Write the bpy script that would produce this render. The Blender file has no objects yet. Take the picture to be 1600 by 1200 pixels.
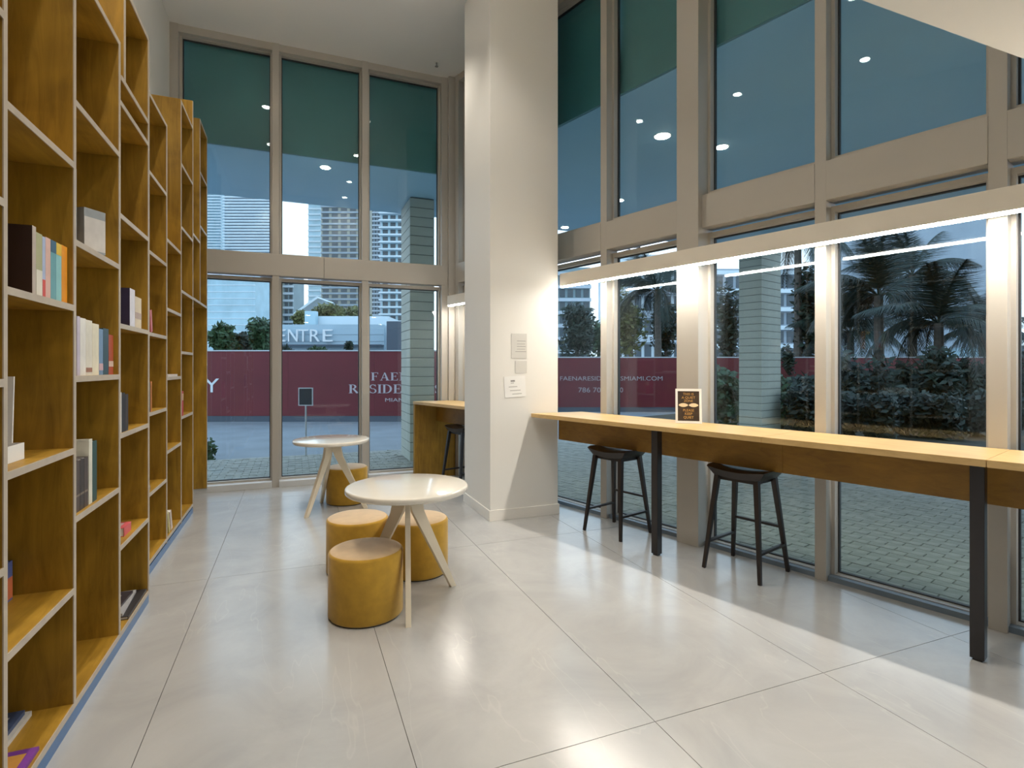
import bpy, bmesh, math, random
from mathutils import Vector, Matrix
random.seed(7)
scene = bpy.context.scene
COL = scene.collection

# ------------------------------------------------------------------ camera
FPX, HY, CAMZ = 850.0, 574.0, 1.5          # focal length and horizon row, image taken as 1600x1200
YAW = math.atan(339 / 850)
cam_d = bpy.data.cameras.new('camera'); cam = bpy.data.objects.new('camera', cam_d); COL.objects.link(cam)
cam.location = (0, 0, CAMZ); cam.rotation_euler = (math.pi / 2, 0, -YAW)
cam_d.sensor_width = 36; cam_d.lens = FPX / 1600 * 36; cam_d.shift_y = -(600 - HY) / 1600
cam_d.clip_start = 0.05; cam_d.clip_end = 4000
scene.camera = cam

# ------------------------------------------------------------------ sky and exposure
world = bpy.data.worlds.new('world'); scene.world = world; world.use_nodes = True
wn = world.node_tree.nodes; wl = world.node_tree.links
bg = wn['Background']
tc = wn.new('ShaderNodeTexCoord'); sep = wn.new('ShaderNodeSeparateXYZ'); ramp = wn.new('ShaderNodeValToRGB')
wl.new(tc.outputs['Generated'], sep.inputs[0]); wl.new(sep.outputs['Z'], ramp.inputs[0]); wl.new(ramp.outputs[0], bg.inputs[0])
ramp.color_ramp.elements[0].color = (0.84, 0.91, 1.0, 1); ramp.color_ramp.elements[0].position = 0.0
ramp.color_ramp.elements[1].color = (0.55, 0.74, 1.0, 1); ramp.color_ramp.elements[1].position = 0.8
bg.inputs[1].default_value = 1.45
vs = scene.view_settings
vs.view_transform = 'Standard'; vs.look = 'None'; vs.gamma = 1; vs.use_curve_mapping = False; vs.exposure = 0.5

DOWNLIGHT_W = 78      # high-ceiling downlights
LOWLIGHT_W = 12       # unseen low-ceiling lamps, added to light the near floor
STRIP_E = 70          # linear lamp diffuser
WARM = (1.0, 0.91, 0.78)

# ------------------------------------------------------------------ helpers
Fv = Vector((math.sin(YAW), math.cos(YAW), 0)); Rv = Vector((math.cos(YAW), -math.sin(YAW), 0))
def far(x, d, z=0.0):                       # a point at depth d seen in column x
    p = Fv * d + Rv * (d * (x - 800) / FPX); return Vector((p.x, p.y, z))
def zat(y, d): return CAMZ + (HY - y) / FPX * d
AC = math.radians(16.6)                     # turn of the right glass wall
Cv = Vector((-math.sin(AC), math.cos(AC), 0)); Nv = Vector((math.cos(AC), math.sin(AC), 0))
P0 = Vector((3.435, 2.777, 0))
def W(n, s, z=0.0):
    p = P0 + Nv * n + Cv * s; return Vector((p.x, p.y, z))
def loc_ns(x, y):
    v = Vector((x, y, 0)) - P0; return v.dot(Nv), v.dot(Cv)

class MB:
    def __init__(s): s.v = []; s.f = []
    def box(s, x0, x1, y0, y1, z0, z1, M=None):
        i = len(s.v)
        for z in (z0, z1):
            for x, y in ((x0, y0), (x1, y0), (x1, y1), (x0, y1)):
                p = Vector((x, y, z)); s.v.append(tuple(M @ p if M else p))
        s.f += [(i+3, i+2, i+1, i), (i+4, i+5, i+6, i+7)] + [(i+a, i+b, i+b+4, i+a+4) for a, b in ((0,1),(1,2),(2,3),(3,0))]
        return s
    def prism(s, poly, z0, z1):              # poly counter-clockwise in xy
        i = len(s.v); n = len(poly)
        s.v += [(p[0], p[1], z0) for p in poly] + [(p[0], p[1], z1) for p in poly]
        s.f += [tuple(range(i+n-1, i-1, -1)), tuple(range(i+n, i+2*n))] + [(i+k, i+(k+1) % n, i+n+(k+1) % n, i+n+k) for k in range(n)]
        return s
    def bar(s, a, b, w0, w1=None, w0b=None, up=(0, 0, 1), ratio=1.0):     # square bar, tapering from w0 to w1
        w1 = w0 if w1 is None else w1
        a = Vector(a); b = Vector(b); d = (b - a).normalized(); u = Vector(up)
        if abs(d.dot(u)) > .97: u = Vector((0, 1, 0))
        x = d.cross(u).normalized(); y = x.cross(d).normalized(); i = len(s.v)
        for p, w in ((a, w0), (b, w1)):
            for sx, sy in ((-1,-1),(1,-1),(1,1),(-1,1)):
                s.v.append(tuple(p + x * (sx*w/2) + y * (sy*w/2*ratio)))
        s.f += [(i, i+1, i+2, i+3)[::-1], (i+4, i+5, i+6, i+7)] + [(i+q, i+(q+1) % 4, i+4+(q+1) % 4, i+4+q) for q in range(4)]
        return s
    def lathe(s, prof, n=40, c=(0, 0), closed=True):   # prof: list of (r, z)
        i0 = len(s.v); m = len(prof)
        for r, z in prof:
            for k in range(n):
                a = 2*math.pi*k/n; s.v.append((c[0]+r*math.cos(a), c[1]+r*math.sin(a), z))
        for j in range(m-1):
            for k in range(n):
                s.f.append((i0+j*n+k, i0+j*n+(k+1) % n, i0+(j+1)*n+(k+1) % n, i0+(j+1)*n+k))
        if closed:
            s.f.append(tuple(i0+k for k in range(n-1, -1, -1))); s.f.append(tuple(i0+(m-1)*n+k for k in range(n)))
        return s
    def tube(s, pts, radii, n=8):
        i0 = len(s.v)
        for j, p in enumerate(pts):
            p = Vector(p); q = Vector(pts[min(j+1, len(pts)-1)]) - Vector(pts[max(j-1, 0)]); q.normalize()
            u = q.cross(Vector((0.3, 1, 0.1))).normalized(); v = q.cross(u)
            for k in range(n):
                a = 2*math.pi*k/n; s.v.append(tuple(p + (u*math.cos(a) + v*math.sin(a))*radii[j]))
        for j in range(len(pts)-1):
            for k in range(n):
                s.f.append((i0+j*n+k, i0+j*n+(k+1) % n, i0+(j+1)*n+(k+1) % n, i0+(j+1)*n+k))
        return s
    def build(s, name, mat, parent=None, bevel=0, smooth=False, loc=None):
        me = bpy.data.meshes.new(name); me.from_pydata(s.v, [], s.f)
        bm = bmesh.new(); bm.from_mesh(me); bmesh.ops.recalc_face_normals(bm, faces=bm.faces)
        if bevel: bmesh.ops.bevel(bm, geom=bm.edges[:], offset=bevel, segments=2, affect='EDGES', profile=.6)
        bm.to_mesh(me); bm.free()
        if smooth:
            for p in me.polygons: p.use_smooth = True
        return link(name, me, mat, parent, loc)
def link(name, me, mat, parent=None, loc=None):
    o = bpy.data.objects.new(name, me); COL.objects.link(o)
    if mat and not me.materials: me.materials.append(mat)
    if parent: o.parent = parent
    if loc is not None: o.location = loc
    return o
def soften(o, ang=40):
    for p in o.data.polygons: p.use_smooth = True
    bm = bmesh.new(); bm.from_mesh(o.data)
    for e in bm.edges: e.smooth = e.calc_face_angle(0) < math.radians(ang)
    bm.to_mesh(o.data); bm.free(); return o
def empty(name, loc=(0, 0, 0), rz=0.0):
    o = bpy.data.objects.new(name, None); COL.objects.link(o); o.location = loc; o.rotation_euler = (0, 0, rz)
    o.empty_display_size = .1; return o
def tag(o, label, cat, group=None, kind=None):
    o['label'] = label
    if cat: o['category'] = cat
    if group: o['group'] = group
    if kind: o['kind'] = kind
    return o
def struct(o, label=None, cat=None):
    o['kind'] = 'structure'
    if label: o['label'] = label
    if cat: o['category'] = cat
    return o
def copy_tree(o, parent=None):
    c = o.copy(); COL.objects.link(c); c.parent = parent
    for ch in o.children: copy_tree(ch, c)
    return c
def text(name, s, size, mat, parent, loc, rot=(math.pi/2, 0, 0), depth=.004, align='CENTER', width=None, spacing=1.0):
    cu = bpy.data.curves.new(name, 'FONT'); cu.body = s; cu.size = size; cu.extrude = depth; cu.align_x = align
    cu.space_character = spacing; cu.resolution_u = 3
    t = bpy.data.objects.new(name, cu); COL.objects.link(t)
    bpy.context.view_layer.update()
    me = bpy.data.meshes.new_from_object(t); bpy.data.objects.remove(t); bpy.data.curves.remove(cu)
    if width:
        xs = [v.co.x for v in me.vertices]; k = width / (max(xs) - min(xs))
        for v in me.vertices: v.co.x *= k
    o = link(name, me, mat, parent); o.location = loc; o.rotation_euler = rot; return o

# ------------------------------------------------------------------ materials
def pm(name, col, rough=.5, metal=0, spec=.5, bump=0, bscale=40, var=0, vscale=6, stretch=(1, 1, 1), emit=None, sheen=0, coat=0):
    m = bpy.data.materials.new(name); m.use_nodes = True; nt = m.node_tree; b = nt.nodes['Principled BSDF']
    b.inputs['Base Color'].default_value = (*col, 1); b.inputs['Roughness'].default_value = rough
    b.inputs['Metallic'].default_value = metal; b.inputs['Specular IOR Level'].default_value = spec
    if sheen: b.inputs['Sheen Weight'].default_value = sheen; b.inputs['Sheen Roughness'].default_value = .4
    if coat: b.inputs['Coat Weight'].default_value = coat; b.inputs['Coat Roughness'].default_value = .08
    if emit: b.inputs['Emission Color'].default_value = (*emit[0], 1); b.inputs['Emission Strength'].default_value = emit[1]
    t = nt.nodes.new('ShaderNodeTexCoord'); mp = nt.nodes.new('ShaderNodeMapping'); mp.inputs['Scale'].default_value = stretch
    nt.links.new(t.outputs['Object'], mp.inputs[0])
    if var:
        n = nt.nodes.new('ShaderNodeTexNoise'); n.inputs['Scale'].default_value = vscale; n.inputs['Detail'].default_value = 6
        r = nt.nodes.new('ShaderNodeValToRGB'); r.color_ramp.elements[0].position = .3; r.color_ramp.elements[1].position = .7
        r.color_ramp.elements[0].color = (*[c*(1-var) for c in col], 1); r.color_ramp.elements[1].color = (*[min(1, c*(1+var)) for c in col], 1)
        nt.links.new(mp.outputs[0], n.inputs['Vector']); nt.links.new(n.outputs['Fac'], r.inputs[0]); nt.links.new(r.outputs[0], b.inputs['Base Color'])
    if bump:
        n = nt.nodes.new('ShaderNodeTexNoise'); n.inputs['Scale'].default_value = bscale; n.inputs['Detail'].default_value = 4
        bp = nt.nodes.new('ShaderNodeBump'); bp.inputs['Strength'].default_value = bump; bp.inputs['Distance'].default_value = .01
        nt.links.new(mp.outputs[0], n.inputs['Vector']); nt.links.new(n.outputs['Fac'], bp.inputs['Height']); nt.links.new(bp.outputs[0], b.inputs['Normal'])
    return m
def wood(name, dark, light, stretch, rough=.45):
    m = bpy.data.materials.new(name); m.use_nodes = True; nt = m.node_tree; b = nt.nodes['Principled BSDF']; L = nt.links.new
    t = nt.nodes.new('ShaderNodeTexCoord'); mp = nt.nodes.new('ShaderNodeMapping'); mp.inputs['Scale'].default_value = stretch
    n = nt.nodes.new('ShaderNodeTexNoise'); n.inputs['Scale'].default_value = 3; n.inputs['Detail'].default_value = 9; n.inputs['Roughness'].default_value = .65; n.inputs['Distortion'].default_value = 1.2
    n2 = nt.nodes.new('ShaderNodeTexNoise'); n2.inputs['Scale'].default_value = 2.2; n2.inputs['Detail'].default_value = 3; n2.inputs['Distortion'].default_value = 1.5
    mx = nt.nodes.new('ShaderNodeMath'); mx.operation = 'MULTIPLY_ADD'; mx.inputs[1].default_value = .45
    ad = nt.nodes.new('ShaderNodeMath'); ad.operation = 'MULTIPLY'; ad.inputs[1].default_value = .55
    r = nt.nodes.new('ShaderNodeValToRGB'); r.color_ramp.elements[0].position = .34; r.color_ramp.elements[1].position = .66
    r.color_ramp.elements[0].color = (*dark, 1); r.color_ramp.elements[1].color = (*light, 1)
    L(t.outputs['Object'], mp.inputs[0]); L(mp.outputs[0], n.inputs['Vector']); L(t.outputs['Object'], n2.inputs['Vector'])
    L(n.outputs['Fac'], ad.inputs[0]); L(n2.outputs['Fac'], mx.inputs[0]); L(ad.outputs[0], mx.inputs[2]); L(mx.outputs[0], r.inputs[0]); L(r.outputs[0], b.inputs['Base Color'])
    b.inputs['Roughness'].default_value = rough
    bp = nt.nodes.new('ShaderNodeBump'); bp.inputs['Strength'].default_value = .08; bp.inputs['Distance'].default_value = .003
    L(n.outputs['Fac'], bp.inputs['Height']); L(bp.outputs[0], b.inputs['Normal'])
    return m
def tile_mat():
    m = bpy.data.materials.new('porcelain_tile'); m.use_nodes = True; nt = m.node_tree; b = nt.nodes['Principled BSDF']; L = nt.links.new
    t = nt.nodes.new('ShaderNodeTexCoord')
    n = nt.nodes.new('ShaderNodeTexNoise'); n.inputs['Scale'].default_value = 1.6; n.inputs['Detail'].default_value = 8; n.inputs['Roughness'].default_value = .62; n.inputs['Distortion'].default_value = .8
    r = nt.nodes.new('ShaderNodeValToRGB'); r.color_ramp.elements[0].position = .3; r.color_ramp.elements[1].position = .75
    r.color_ramp.elements[0].color = (.385, .388, .39, 1); r.color_ramp.elements[1].color = (.50, .502, .50, 1)
    v = nt.nodes.new('ShaderNodeTexNoise'); v.inputs['Scale'].default_value = 1.1; v.inputs['Detail'].default_value = 4; v.inputs['Distortion'].default_value = .25
    s1 = nt.nodes.new('ShaderNodeMath'); s1.operation = 'SUBTRACT'; s1.inputs[1].default_value = .5
    s2 = nt.nodes.new('ShaderNodeMath'); s2.operation = 'ABSOLUTE'
    vr = nt.nodes.new('ShaderNodeValToRGB'); vr.color_ramp.elements[0].position = 0; vr.color_ramp.elements[1].position = .003
    vr.color_ramp.elements[0].color = (.15, .15, .15, 1); vr.color_ramp.elements[1].color = (0, 0, 0, 1)
    mx = nt.nodes.new('ShaderNodeMix'); mx.data_type = 'RGBA'; mx.inputs['B'].default_value = (.68, .66, .62, 1)
    vm = nt.nodes.new('ShaderNodeMapping'); vm.inputs['Rotation'].default_value = (0, 0, .6); vm.inputs['Scale'].default_value = (2.2, .45, 1)
    L(t.outputs['Object'], vm.inputs[0]); L(vm.outputs[0], v.inputs['Vector'])
    L(t.outputs['Object'], n.inputs['Vector']); L(n.outputs['Fac'], r.inputs[0])
    L(v.outputs['Fac'], s1.inputs[0]); L(s1.outputs[0], s2.inputs[0]); L(s2.outputs[0], vr.inputs[0])
    L(vr.outputs[0], mx.inputs['Factor']); L(r.outputs[0], mx.inputs['A']); L(mx.outputs['Result'], b.inputs['Base Color'])
    b.inputs['Roughness'].default_value = .2; b.inputs['Specular IOR Level'].default_value = .85
    return m
def glass_mat(name, tint, base=.034):
    m = bpy.data.materials.new(name); m.use_nodes = True; nt = m.node_tree; nt.nodes.clear(); L = nt.links.new
    o = nt.nodes.new('ShaderNodeOutputMaterial'); mix = nt.nodes.new('ShaderNodeMixShader'); tr = nt.nodes.new('ShaderNodeBsdfTransparent'); gl = nt.nodes.new('ShaderNodeBsdfGlossy')
    tr.inputs[0].default_value = (*tint, 1); gl.inputs['Roughness'].default_value = 0.0; gl.inputs[0].default_value = (.9, .95, 1, 1)
    lw = nt.nodes.new('ShaderNodeLayerWeight'); lw.inputs[0].default_value = .5
    p = nt.nodes.new('ShaderNodeMath'); p.operation = 'POWER'; p.inputs[1].default_value = 5
    a = nt.nodes.new('ShaderNodeMath'); a.operation = 'MULTIPLY_ADD'; a.inputs[1].default_value = 1-base; a.inputs[2].default_value = base
    L(lw.outputs['Facing'], p.inputs[0]); L(p.outputs[0], a.inputs[0]); L(a.outputs[0], mix.inputs[0]); L(tr.outputs[0], mix.inputs[1]); L(gl.outputs[0], mix.inputs[2]); L(mix.outputs[0], o.inputs[0])
    return m
def paver_mat():
    m = bpy.data.materials.new('paver_far'); m.use_nodes = True; nt = m.node_tree; b = nt.nodes['Principled BSDF']; L = nt.links.new
    t = nt.nodes.new('ShaderNodeTexCoord'); br = nt.nodes.new('ShaderNodeTexBrick'); br.inputs['Scale'].default_value = 1
    br.inputs['Color1'].default_value = (.26, .25, .21, 1); br.inputs['Color2'].default_value = (.34, .33, .29, 1); br.inputs['Mortar'].default_value = (.12, .12, .1, 1)
    br.inputs['Brick Width'].default_value = .2; br.inputs['Row Height'].default_value = .1; br.inputs['Mortar Size'].default_value = .006
    L(t.outputs['Object'], br.inputs['Vector']); L(br.outputs['Color'], b.inputs['Base Color']); b.inputs['Roughness'].default_value = .6
    return m

M = dict(
    oak=wood('oak_upright', (.21, .112, .008), (.46, .265, .028), (6, 6, .7)),
    oak_s=wood('oak_shelf', (.25, .132, .010), (.50, .285, .034), (6, .7, 6)),
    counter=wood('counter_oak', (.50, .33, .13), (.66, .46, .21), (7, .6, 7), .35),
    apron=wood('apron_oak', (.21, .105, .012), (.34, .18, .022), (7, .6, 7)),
    edge=pm('pale_edge_band', (.48, .415, .335), .5, var=.06, vscale=20),
    kick=pm('blue_kick_plate', (.055, .15, .34), .3, var=.1),
    tile=tile_mat(), grout=pm('grout', (.2, .19, .17), .8, var=.1),
    white=pm('white_paint', (.80, .79, .76), .6, bump=.02, bscale=90),
    ceil=pm('ceiling_paint', (.82, .82, .82), .7, bump=.02, bscale=60),
    rear=pm('rear_wall', (.30, .22, .14), .6, var=.08),
    low=pm('soffit_paint', (.84, .82, .76), .6, bump=.02, bscale=60),
    base=pm('baseboard_paint', (.82, .80, .76), .4, var=.02),
    alu=pm('champagne_aluminium', (.50, .475, .435), .42, metal=.2, var=.02, vscale=1.5),
    alu_d=pm('aluminium_reveal', (.22, .2, .18), .45, metal=.3, var=.04),
    sill=pm('pale_sill', (.62, .64, .66), .4, var=.03),
    sill_r=pm('grey_blue_sill', (.16, .21, .27), .35, var=.05),
    gasket=pm('gasket', (.03, .035, .04), .5, var=.1),
    glass=glass_mat('window_glass', (.86, .935, .95)),
    spandrel=pm('spandrel_green', (.09, .27, .28), .4, var=.12, vscale=1.2),
    black=pm('black_steel', (.018, .016, .018), .4, var=.1), stool=wood('dark_walnut', (.009, .006, .005), (.022, .013, .010), (6, 6, 1), .38),
    tabletop=pm('white_lacquer', (.82, .78, .70), .12, var=.02, coat=.4), tableleg=pm('cream_lacquer', (.78, .70, .56), .35, var=.03),
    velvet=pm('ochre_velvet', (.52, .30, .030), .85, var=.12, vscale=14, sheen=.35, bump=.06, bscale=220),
    velvet_lit=pm('ochre_velvet_lit', (.64, .46, .27), .8, var=.08, vscale=14, sheen=.7, bump=.06, bscale=220),  # paler copy of the ochre velvet, overhead light painted into the colour
    lampbody=pm('lamp_body', (.74, .69, .60), .4, var=.02), diff=pm('lamp_diffuser', (.9, .9, .9), .4, emit=((1, .93, .82), STRIP_E)),
    bulb=pm('downlight_lens', (.9, .9, .9), .4, emit=((1, .92, .78), 30)), trimring=pm('downlight_trim', (.8, .8, .78), .4, var=.02),
    sprink=pm('sprinkler_metal', (.35, .35, .35), .35, metal=.7, var=.05),
    paper=pm('paper', (.86, .86, .85), .7, var=.02), ink=pm('grey_print', (.28, .28, .28), .7, var=.1), acrylic=pm('acrylic', (.66, .65, .62), .1, var=.02),
    signdark=pm('dark_print', (.045, .028, .018), .4, var=.3, vscale=30), gold=pm('gold_print', (.62, .36, .10), .5, var=.1), cream=pm('cream_print', (.80, .64, .42), .5, var=.08),
    frame=pm('white_frame', (.83, .81, .78), .35, var=.02),
    soffit_out=pm('outdoor_soffit', (.45, .72, .90), .6, var=.03, vscale=.6),
    clad=pm('cladding_board', (.48, .49, .42), .6, var=.06, vscale=5), clad_j=pm('cladding_joint', (.16, .17, .15), .7, var=.1),
    paver=pm('paver_stone', (.27, .26, .22), .65, var=.25, vscale=9), paver_far=paver_mat(), road=pm('asphalt', (.22, .24, .26), .75, var=.12, vscale=1.5, bump=.1),
    red=pm('red_hoarding', (.15, .012, .020), .5, var=.12, vscale=1.3), redcap=pm('hoarding_cap', (.55, .58, .6), .5, var=.04), letter=pm('pale_lettering', (.56, .48, .50), .6, var=.02),
    letterw=pm('white_lettering', (.78, .8, .82), .6, var=.02), letterd=pm('dim_lettering', (.42, .36, .37), .6, var=.02),
    leaf=pm('leaf_green', (.03, .07, .024), .6, var=.5, vscale=3), leaf2=pm('leaf_dark', (.010, .024, .012), .6, var=.5, vscale=3), leaf3=pm('leaf_olive', (.12, .13, .04), .6, var=.5, vscale=2),
    palm=pm('palm_green', (.013, .026, .018), .5, var=.4, vscale=3), bark=pm('bark', (.10, .085, .07), .85, var=.3, vscale=8, bump=.3),
    bwhite=pm('building_white', (.66, .75, .80), .6, var=.05, vscale=.2), bgrey=pm('building_grey', (.30, .36, .42), .6, var=.08, vscale=.1),
    bglass=pm('building_glass', (.42, .60, .68), .25, var=.18, vscale=.15), bdark=pm('building_dark', (.07, .09, .12), .5, var=.15, vscale=.2),
    btan=pm('building_tan', (.30, .30, .25), .6, var=.12, vscale=.2), bteal=pm('building_teal', (.20, .28, .31), .5, var=.12, vscale=.2), slab=pm('balcony_slab', (.50, .56, .62), .6, var=.05, vscale=.3),
    bcentre=pm('building_pale_blue', (.40, .52, .60), .6, var=.04, vscale=.3),
    win=pm('window_dark', (.05, .075, .095), .2, var=.3, vscale=.4), steel=pm('brushed_steel', (.5, .52, .54), .3, metal=.6, var=.05),
    boarddark=pm('notice_board', (.012, .016, .022), .3, var=.1), hedge=pm('soil', (.06, .05, .035), .9, var=.3),
)
_bk = {}
def bm_(c):
    k = tuple(round(x, 3) for x in c)
    if k not in _bk: _bk[k] = pm('book_cover_%d' % len(_bk), c, .45, var=.10, vscale=14)
    return _bk[k]

# ------------------------------------------------------------------ room shell
ZC, LOWZ, LOWY = 5.56, 2.80, 1.33
YB = 7.42                                   # inner face of the back mullions
XW = -1.37                                  # left wall
YS = -3.6                                   # wall behind the camera
def rx(y, n=0.0):                           # x of the right wall plane at y
    return (P0 + Nv * n).x - (y - (P0 + Nv * n).y) * math.tan(AC)
def clip(poly, n_lim):                      # keep the side n < n_lim of the right wall
    out = []
    for i in range(len(poly)):
        a, b = poly[i], poly[(i+1) % len(poly)]; na, nb = loc_ns(*a)[0]-n_lim, loc_ns(*b)[0]-n_lim
        if na <= 0: out.append(a)
        if (na < 0) != (nb < 0):
            t = na/(na-nb); out.append((a[0]+(b[0]-a[0])*t, a[1]+(b[1]-a[1])*t))
    return out
floor = struct(MB().prism([(XW, YS), (rx(YS, .2), YS), (rx(YB+.2, .2), YB+.2), (XW, YB+.2)], -.06, -.008).build('floor', M['grout']), 'pale grey porcelain tiled floor of the lounge', 'floor')
tx = [-.57 + .993*k for k in range(-1, 7)]; ty = [1.915 + 2.465*k for k in range(-3, 4)]
for i in range(len(tx)-1):
    for j in range(len(ty)-1):
        g = .0016
        x0, x1, y0, y1 = max(tx[i]+g, XW), tx[i+1]-g, max(ty[j]+g, YS), min(ty[j+1]-g, YB+.05)
        if y1 <= y0: continue
        p = clip([(x0, y0), (x1, y0), (x1, y1), (x0, y1)], .08)
        if len(p) > 2: MB().prism(p, -.008, 0).build('tile', M['tile'], floor)
struct(MB().prism([(XW-.2, LOWY), (rx(LOWY, .2), LOWY), (rx(YB+.3, .2), YB+.3), (XW-.2, YB+.3)], ZC, ZC+.2).build('ceiling', M['ceil']), 'high white ceiling over the glazed bay', 'ceiling')
struct(MB().prism([(XW-.2, YS), (rx(YS, .14), YS), (rx(LOWY, .14), LOWY), (XW-.2, LOWY)], LOWZ, ZC+.2).build('ceiling_low', M['low']), 'low cream ceiling edge near the camera at upper right', 'ceiling')
struct(MB().box(XW-.15, XW, YS, YB+.2, 0, ZC).build('wall_left', M['white']), 'white left wall behind the bookcases', 'wall')
struct(MB().box(XW-.15, rx(YS, .2)+.3, YS-.15, YS, 0, ZC).build('wall_rear', M['rear']), 'brown wood rear wall behind the viewer', 'wall')

# pillar
pil = struct(MB().box(1.765, 2.50, 5.0, 5.86, 0, ZC).build('wall_pillar', M['white'], bevel=.004), 'tall white square pillar between the two counters', 'pillar')
bb = MB(); t = .012
for x0, x1, y0, y1 in ((1.765-t, 2.5+t, 5.0-t, 5.0), (1.765-t, 1.765, 5.0, 5.86), (2.5, 2.5+t, 5.0, 5.86), (1.765-t, 2.5+t, 5.86, 5.86+t)): bb.box(x0, x1, y0, y1, 0, .105)
struct(bb.build('baseboard_pillar', M['base'], bevel=.003), 'white baseboard around the foot of the pillar', 'baseboard')

# ------------------------------------------------------------------ glazing
def pane_bay(root, T, a0, a1, z0, z1, spandrel):      # T maps (along, depth, z) -> xyz ; frame, gasket, pane
    fr = MB(); w = .04
    def bx(mb, u0, u1, d0, d1, c0, c1):
        i = len(mb.v)
        for z in (c0, c1):
            for u, d in ((u0, d0), (u1, d0), (u1, d1), (u0, d1)): mb.v.append(T(u, d, z))
        mb.f += [(i+3, i+2, i+1, i), (i+4, i+5, i+6, i+7)] + [(i+a, i+b, i+b+4, i+a+4) for a, b in ((0,1),(1,2),(2,3),(3,0))]
    for u0, u1, c0, c1 in ((a0, a0+w*.6, z0, z1), (a1-w*.6, a1, z0, z1), (a0+w*.6, a1-w*.6, z0, z0+w), (a0+w*.6, a1-w*.6, z1-w, z1)): bx(fr, u0, u1, .085, .17, c0, c1)
    fr.build('frame', M['alu_d'] if False else M['alu'], root)
    gk = MB(); a, b, c, d, e = a0+w*.6, a1-w*.6, z0+w, z1-w, .01
    for u0, u1, c0, c1 in ((a, a+e, c, d), (b-e, b, c, d), (a+e, b-e, c, c+e), (a+e, b-e, d-e, d)): bx(gk, u0, u1, .138, .165, c0, c1)
    gk.build('gasket', M['gasket'], root)
    p = MB(); bx(p, a+.002, b-.002, .145, .157, c+.002, d-.002); p.build('pane', M['glass'], root)
    if spandrel:
        s = MB(); bx(s, a0, a1, .20, .23, spandrel, z1+.05); s.build('spandrel_panel', M['spandrel'], root)
SP = 4.27
# back glazing
w1 = struct(empty('window_1'), 'tall three-bay back window wall with metal mullions', 'window')
TB = lambda u, d, z: (u, YB + d, z)
bmul = [-1.325, -.226, .865, 1.945]
for k, x in enumerate(bmul):
    hw = .045 if k in (0, 3) else .041
    MB().box(x-hw, x+hw, YB, YB+.16, 0, ZC).build('mullion', M['alu'], w1, bevel=.003)
    if k < 3:
        a0, a1 = x+hw, bmul[k+1]-(.045 if k == 2 else .041)
        pane_bay(w1, TB, a0, a1, .06, 2.63, None); pane_bay(w1, TB, a0, a1, 2.90, 5.50, SP)
        MB().box(a0, a1, YB+.012, YB+.16, 5.47, ZC).build('head', M['alu'], w1)
        MB().box(a0, a1, YB-.03, YB+.17, 0, .075).build('sill', M['sill'], w1, bevel=.003)
for x0, x1 in ((bmul[0], .345), (.348, bmul[3])): MB().box(x0, x1, YB-.006, YB+.16, 2.65, 2.92).build('transom', M['alu'], w1, bevel=.003)
MB().box(1.99, 2.20, YB-.05, YB+.25, 0, ZC).build('corner_post', M['alu'], w1, bevel=.004)
# right glazing, built in (n, s, z)
w2 = struct(empty('window_2'), 'long right-hand window wall with metal mullions and transom', 'window')
TR = lambda u, d, z: tuple(W(d, u, z))
def nsbox(n0, n1, s0, s1, z0, z1, mb=None):
    mb = mb or MB(); i = len(mb.v)
    for z in (z0, z1):
        for n, s in ((n0, s0), (n1, s0), (n1, s1), (n0, s1)): mb.v.append(tuple(W(n, s, z)))
    mb.f += [(i+3, i+2, i+1, i), (i+4, i+5, i+6, i+7)] + [(i+a, i+b, i+b+4, i+a+4) for a, b in ((0,1),(1,2),(2,3),(3,0))]
    return mb
ms = [(-5.02, .04), (-4.0, .11), (-2.93, .04), (-1.95, .04), (-.967, .042), (-.02, .038), (1.015, .105), (2.012, .04), (3.01, .04), (4.03, .11), (4.72, .04)]
for k, (s, hw) in enumerate(ms):
    wide = hw > .1
    nsbox(-.06 if wide else 0, .16, s-hw, s+hw, 0, ZC).build('pilaster' if wide else 'mullion', M['alu'], w2, bevel=.003)
    if k+1 < len(ms):
        a0, a1 = s+hw, ms[k+1][0]-ms[k+1][1]
        pane_bay(w2, TR, a0, a1, .0, 2.64, None); pane_bay(w2, TR, a0, a1, 2.95, 5.50, SP)
        nsbox(-.004, .16, a0, a1, 2.67, 2.945).build('transom', M['alu'], w2, bevel=.003)
        nsbox(.01, .16, a0, a1, 5.47, ZC).build('head', M['alu'], w2)
        nsbox(.03, .17, a0, a1, 0, .035).build('sill', M['sill_r'], w2)

# ------------------------------------------------------------------ bookcases
T = .026
def bookcase(name, label, X, Xb, uprights, shelves, plinths):
    r = empty(name, (X, uprights[0][0], 0)); tag(r, label, 'bookcase', 'oak bookcases along the left wall')
    def part(nm, mb, m): o = mb.build(nm, m); o.parent = r; o.matrix_parent_inverse = Matrix.Translation((-X, -uprights[0][0], 0)); return o
    for y, z0, z1 in uprights:
        z0 = max(z0, .058)
        u = part('upright', MB().box(Xb, X-.004, y-T/2, y+T/2, z0, z1), M['oak'])
        e = MB().box(X-.004, X, y-T/2, y+T/2, z0, z1).build('edge_band', M['edge']); e.parent = u
    for y0, y1, z in shelves:                # z = upper surface
        u = part('shelf', MB().box(Xb, X-.004, y0, y1, z-T, z), M['oak_s'])
        e = MB().box(X-.004, X, y0, y1, z-T, z).build('edge_band', M['edge']); e.parent = u
    for y0, y1 in plinths: part('kick_plate', MB().box(Xb, X-.003, y0-T/2, y1+T/2, 0, .058), M['kick'])
    ys = [u[0] for u in uprights]
    part('back_panel', MB().box(XW+.001, XW+.007, ys[0]-T/2, ys[-1]+T/2, .058, 3.2), M['oak'])
    return r
X1, X2 = -.865, -.975
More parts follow.
